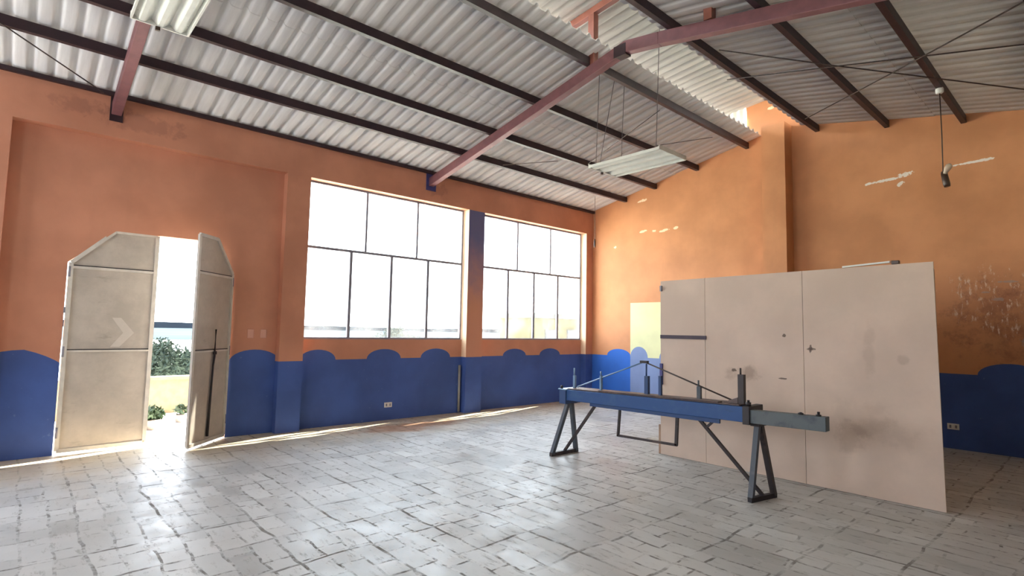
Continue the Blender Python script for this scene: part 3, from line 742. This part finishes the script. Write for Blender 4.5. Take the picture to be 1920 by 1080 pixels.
# ------------------------------------------------------------------ outside
mb = MB(); mb.box(-3.2, -9, -.35, OUT, 18, -.02)
tag(mb.build('ground_terrace', M['terrace']), kind='structure')
mb = MB(); mb.box(-3.15, -9, -.02, -3.0, 18, .55); mb.box(-3.19, -9, .55, -2.96, 18, .60)
tag(mb.build('parapet_wall', M['parapet'], None, loc=(-3.08, 4, -.02)), 'low cream parapet wall seen through the open doorway', 'parapet')
mb = MB(); mb.poly([(-260, -700, -5.3), (-3.2, -700, -4), (-3.2, 900, -4), (-260, 900, -5.3)], 0); mb.poly([(-600, -700, -2.2), (-260, -700, -5.3), (-260, 900, -5.3), (-600, 900, -2.2)], 1)
tag(mb.build('ground_valley', [M['valley'], M['valley_far']]), kind='structure')
mb = MB(); n = 60
f = lambda t_: 2.4+.7*math.sin(t_*.9)+.4*math.sin(t_*2.3+1)
for i in range(n):
    ya, yb = -600+1400*i/n, -600+1400*(i+1)/n
    za, zb = f(i*.3), f((i+1)*.3)
    mb.poly([(-560, ya, -8), (-560, yb, -8), (-590, yb, zb), (-590, ya, za)]); mb.poly([(-590, ya, za), (-590, yb, zb), (-640, yb, -8), (-640, ya, -8)])
tag(mb.build('ground_ridge', M['ridge']), kind='structure')
def leaves(mb, c, rad, n, size, mi=0):
    for _ in range(n):
        d = Vector((random.gauss(0, 1), random.gauss(0, 1), random.gauss(0, 1))).normalized()*random.random()**.4
        p = Vector(c)+Vector((d.x*rad[0], d.y*rad[1], d.z*rad[2]))
        a = Vector((random.gauss(0, 1), random.gauss(0, 1), random.gauss(0, 1))).normalized(); b = a.orthogonal().normalized()
        s = size*random.uniform(.6, 1.3)
        mb.poly([p-a*s, p+b*s*.45, p+a*s, p-b*s*.45], mi)
def tree(x, y_, h, rad, label):
    r = empty('tree', (x, y_, -4.5)); tag(r, label, 'tree', 'trees below the terrace')
    zc = h
    mb = MB(); mb.tube([(x, y_, -4.6), (x+.1, y_-.1, -2.5), (x, y_, zc-.6)], [.18, .14, .08], 8); mb.build('trunk', M['bark'], r)
    mb = MB()
    for k in range(9):
        a = random.random()*2*PI; q_ = random.uniform(.2, .75)*rad
        leaves(mb, (x+q_*math.cos(a), y_+q_*math.sin(a), zc+random.uniform(-1.3, .1)), (rad*.5, rad*.5, rad*.38), 420, .09)
    mb.build('crown', M['leaf'], r, normals=False)
tree(-14.0, 3.7, .35, 1.6, 'grey green tree seen through the doorway, the taller one above the parapet')
tree(-20.0, 6.0, .1, 1.2, 'grey green tree seen at the right side of the doorway above the parapet')
tree(-27.0, 5.4, .1, 1.6, 'low grey green tree behind the door gap, left of the taller tree')
tree(-30.0, 22.5, .9, 2.0, 'pale distant tree low in the first window')
def potted(x, y_, h, rr, label, leafy):
    r = empty('potted_plant', (x, y_, -.02)); tag(r, label, 'plant', 'pots on the terrace')
    mb = MB(); mb.lathe((x, y_, -.02), [(rr*.7, 0), (rr, h*.55), (rr*1.05, h*.6), (rr*.85, h*.6)], 16); mb.build('pot', M['pot'], r)
    mb = MB(); leaves(mb, (x, y_, h*.85), (rr*1.2, rr*1.2, h*.4), leafy, .05); mb.build('foliage', M['leaf_pot'], r, normals=False)
potted(-1.45, 1.50, .24, .13, 'leafy green potted plant at the left foot of the doorway gap', 260)
potted(-1.9, 1.95, .20, .08, 'small grey pot with a sparse plant behind the open door leaf', 60)
# yellow house beyond the second window
b0 = empty('house', (-20, 27, -5)); tag(b0, 'pale yellow flat roofed house seen low through the second window', 'building')
bx, ya, yb, zt = -18.0, 25.0, 34.0, 2.7
mb = MB(); mb.box(bx-3, ya, -6, bx, yb, zt-.35); mb.build('house_wall', M['building'], b0)
mb = MB(); mb.box(bx-3.2, ya-.2, zt-.35, bx+.25, yb+.2, zt-.02); mb.build('roof_slab', M['building_trim'], b0)
for yy in (26.4, 28.6, 30.8):
    mb = MB(); mb.box(bx, yy, .6, bx+.06, yy+1.0, 1.6); w_ = mb.build('window', M['building_trim'], b0)
    mb = MB(); mb.box(bx+.06, yy+.08, .68, bx+.08, yy+.92, 1.52); mb.build('pane', M['far_glass'], w_)

# ------------------------------------------------------------------ light
W = bpy.data.worlds.new('hazy_sky'); scene.world = W; W.use_nodes = True
nt = W.node_tree; bg = nt.nodes['Background']
tc = nt.nodes.new('ShaderNodeTexCoord'); sp = nt.nodes.new('ShaderNodeSeparateXYZ'); mr = nt.nodes.new('ShaderNodeMapRange'); mx = nt.nodes.new('ShaderNodeMix'); mx.data_type = 'RGBA'
nt.links.new(tc.outputs['Generated'], sp.inputs[0]); nt.links.new(sp.outputs[2], mr.inputs[0]); mr.inputs[1].default_value = 0; mr.inputs[2].default_value = .9
nt.links.new(mr.outputs[0], mx.inputs[0]); mx.inputs[6].default_value = (.93, .97, 1, 1); mx.inputs[7].default_value = (.62, .78, 1, 1)
nt.links.new(mx.outputs[2], bg.inputs[0]); bg.inputs[1].default_value = 6
sun = bpy.data.lights.new('sun', 'SUN'); sun.energy = 34; sun.angle = math.radians(.6); sun.color = (1, .93, .8)
so = link(bpy.data.objects.new('sun', sun))
so.rotation_euler = Vector((.2, -.8, -1)).to_track_quat('-Z', 'Y').to_euler()
# daylight portals (guide the sampling of the sky through the openings; they emit nothing themselves)
def portal(c, sx, sy, rot):
    l = bpy.data.lights.new('daylight_portal', 'AREA'); l.shape = 'RECTANGLE'; l.size = sx; l.size_y = sy
    l.cycles.is_portal = True
    o = link(bpy.data.objects.new('daylight_portal', l)); o.location = c; o.rotation_euler = rot
for y0, y1, z0, z1 in ((3.08, 6.03, SILL, HEAD), (6.41, 9.36, SILL, HEAD), (-3.6, -.6, SILL, HEAD), (DY0, DY1, 0, DT)):
    portal((OUT-.02, (y0+y1)/2, (z0+z1)/2), z1-z0, y1-y0, (0, -PI/2, 0))
for xa, xb in FW: portal((( xa+xb)/2, YF-.22, (SILL+HEAD)/2), xb-xa, HEAD-SILL, (PI/2, 0, 0))
portal((2.9, (YF+D)/2, 5.2), .75, D-YF, (0, -PI/2, 0))

# ------------------------------------------------------------------ camera
cam = bpy.data.cameras.new('camera'); cam.sensor_width = 36; cam.lens = 36*1020.9/1920; cam.clip_end = 3000
co = link(bpy.data.objects.new('camera', cam))
yaw, pit, rol = math.radians(47.99), math.radians(4.44), math.radians(1.09)
fw = Vector((-math.sin(yaw)*math.cos(pit), math.cos(yaw)*math.cos(pit), math.sin(pit)))
rt = Vector((math.cos(yaw), math.sin(yaw), 0)); up = rt.cross(fw)
r2 = rt*math.cos(rol)+up*math.sin(rol); u2 = up*math.cos(rol)-rt*math.sin(rol)
m = Matrix((r2, u2, -fw)).transposed().to_4x4(); m.translation = Vector((7.919, 0, 1.5))
co.matrix_world = m
scene.camera = co
scene.cycles.max_bounces = 10; scene.cycles.diffuse_bounces = 7; scene.cycles.transparent_max_bounces = 12
scene.cycles.sample_clamp_indirect = 12
vs = scene.view_settings
vs.view_transform = 'Standard'; vs.look = 'None'; vs.gamma = 1; vs.exposure = .92
vs.use_curve_mapping = False
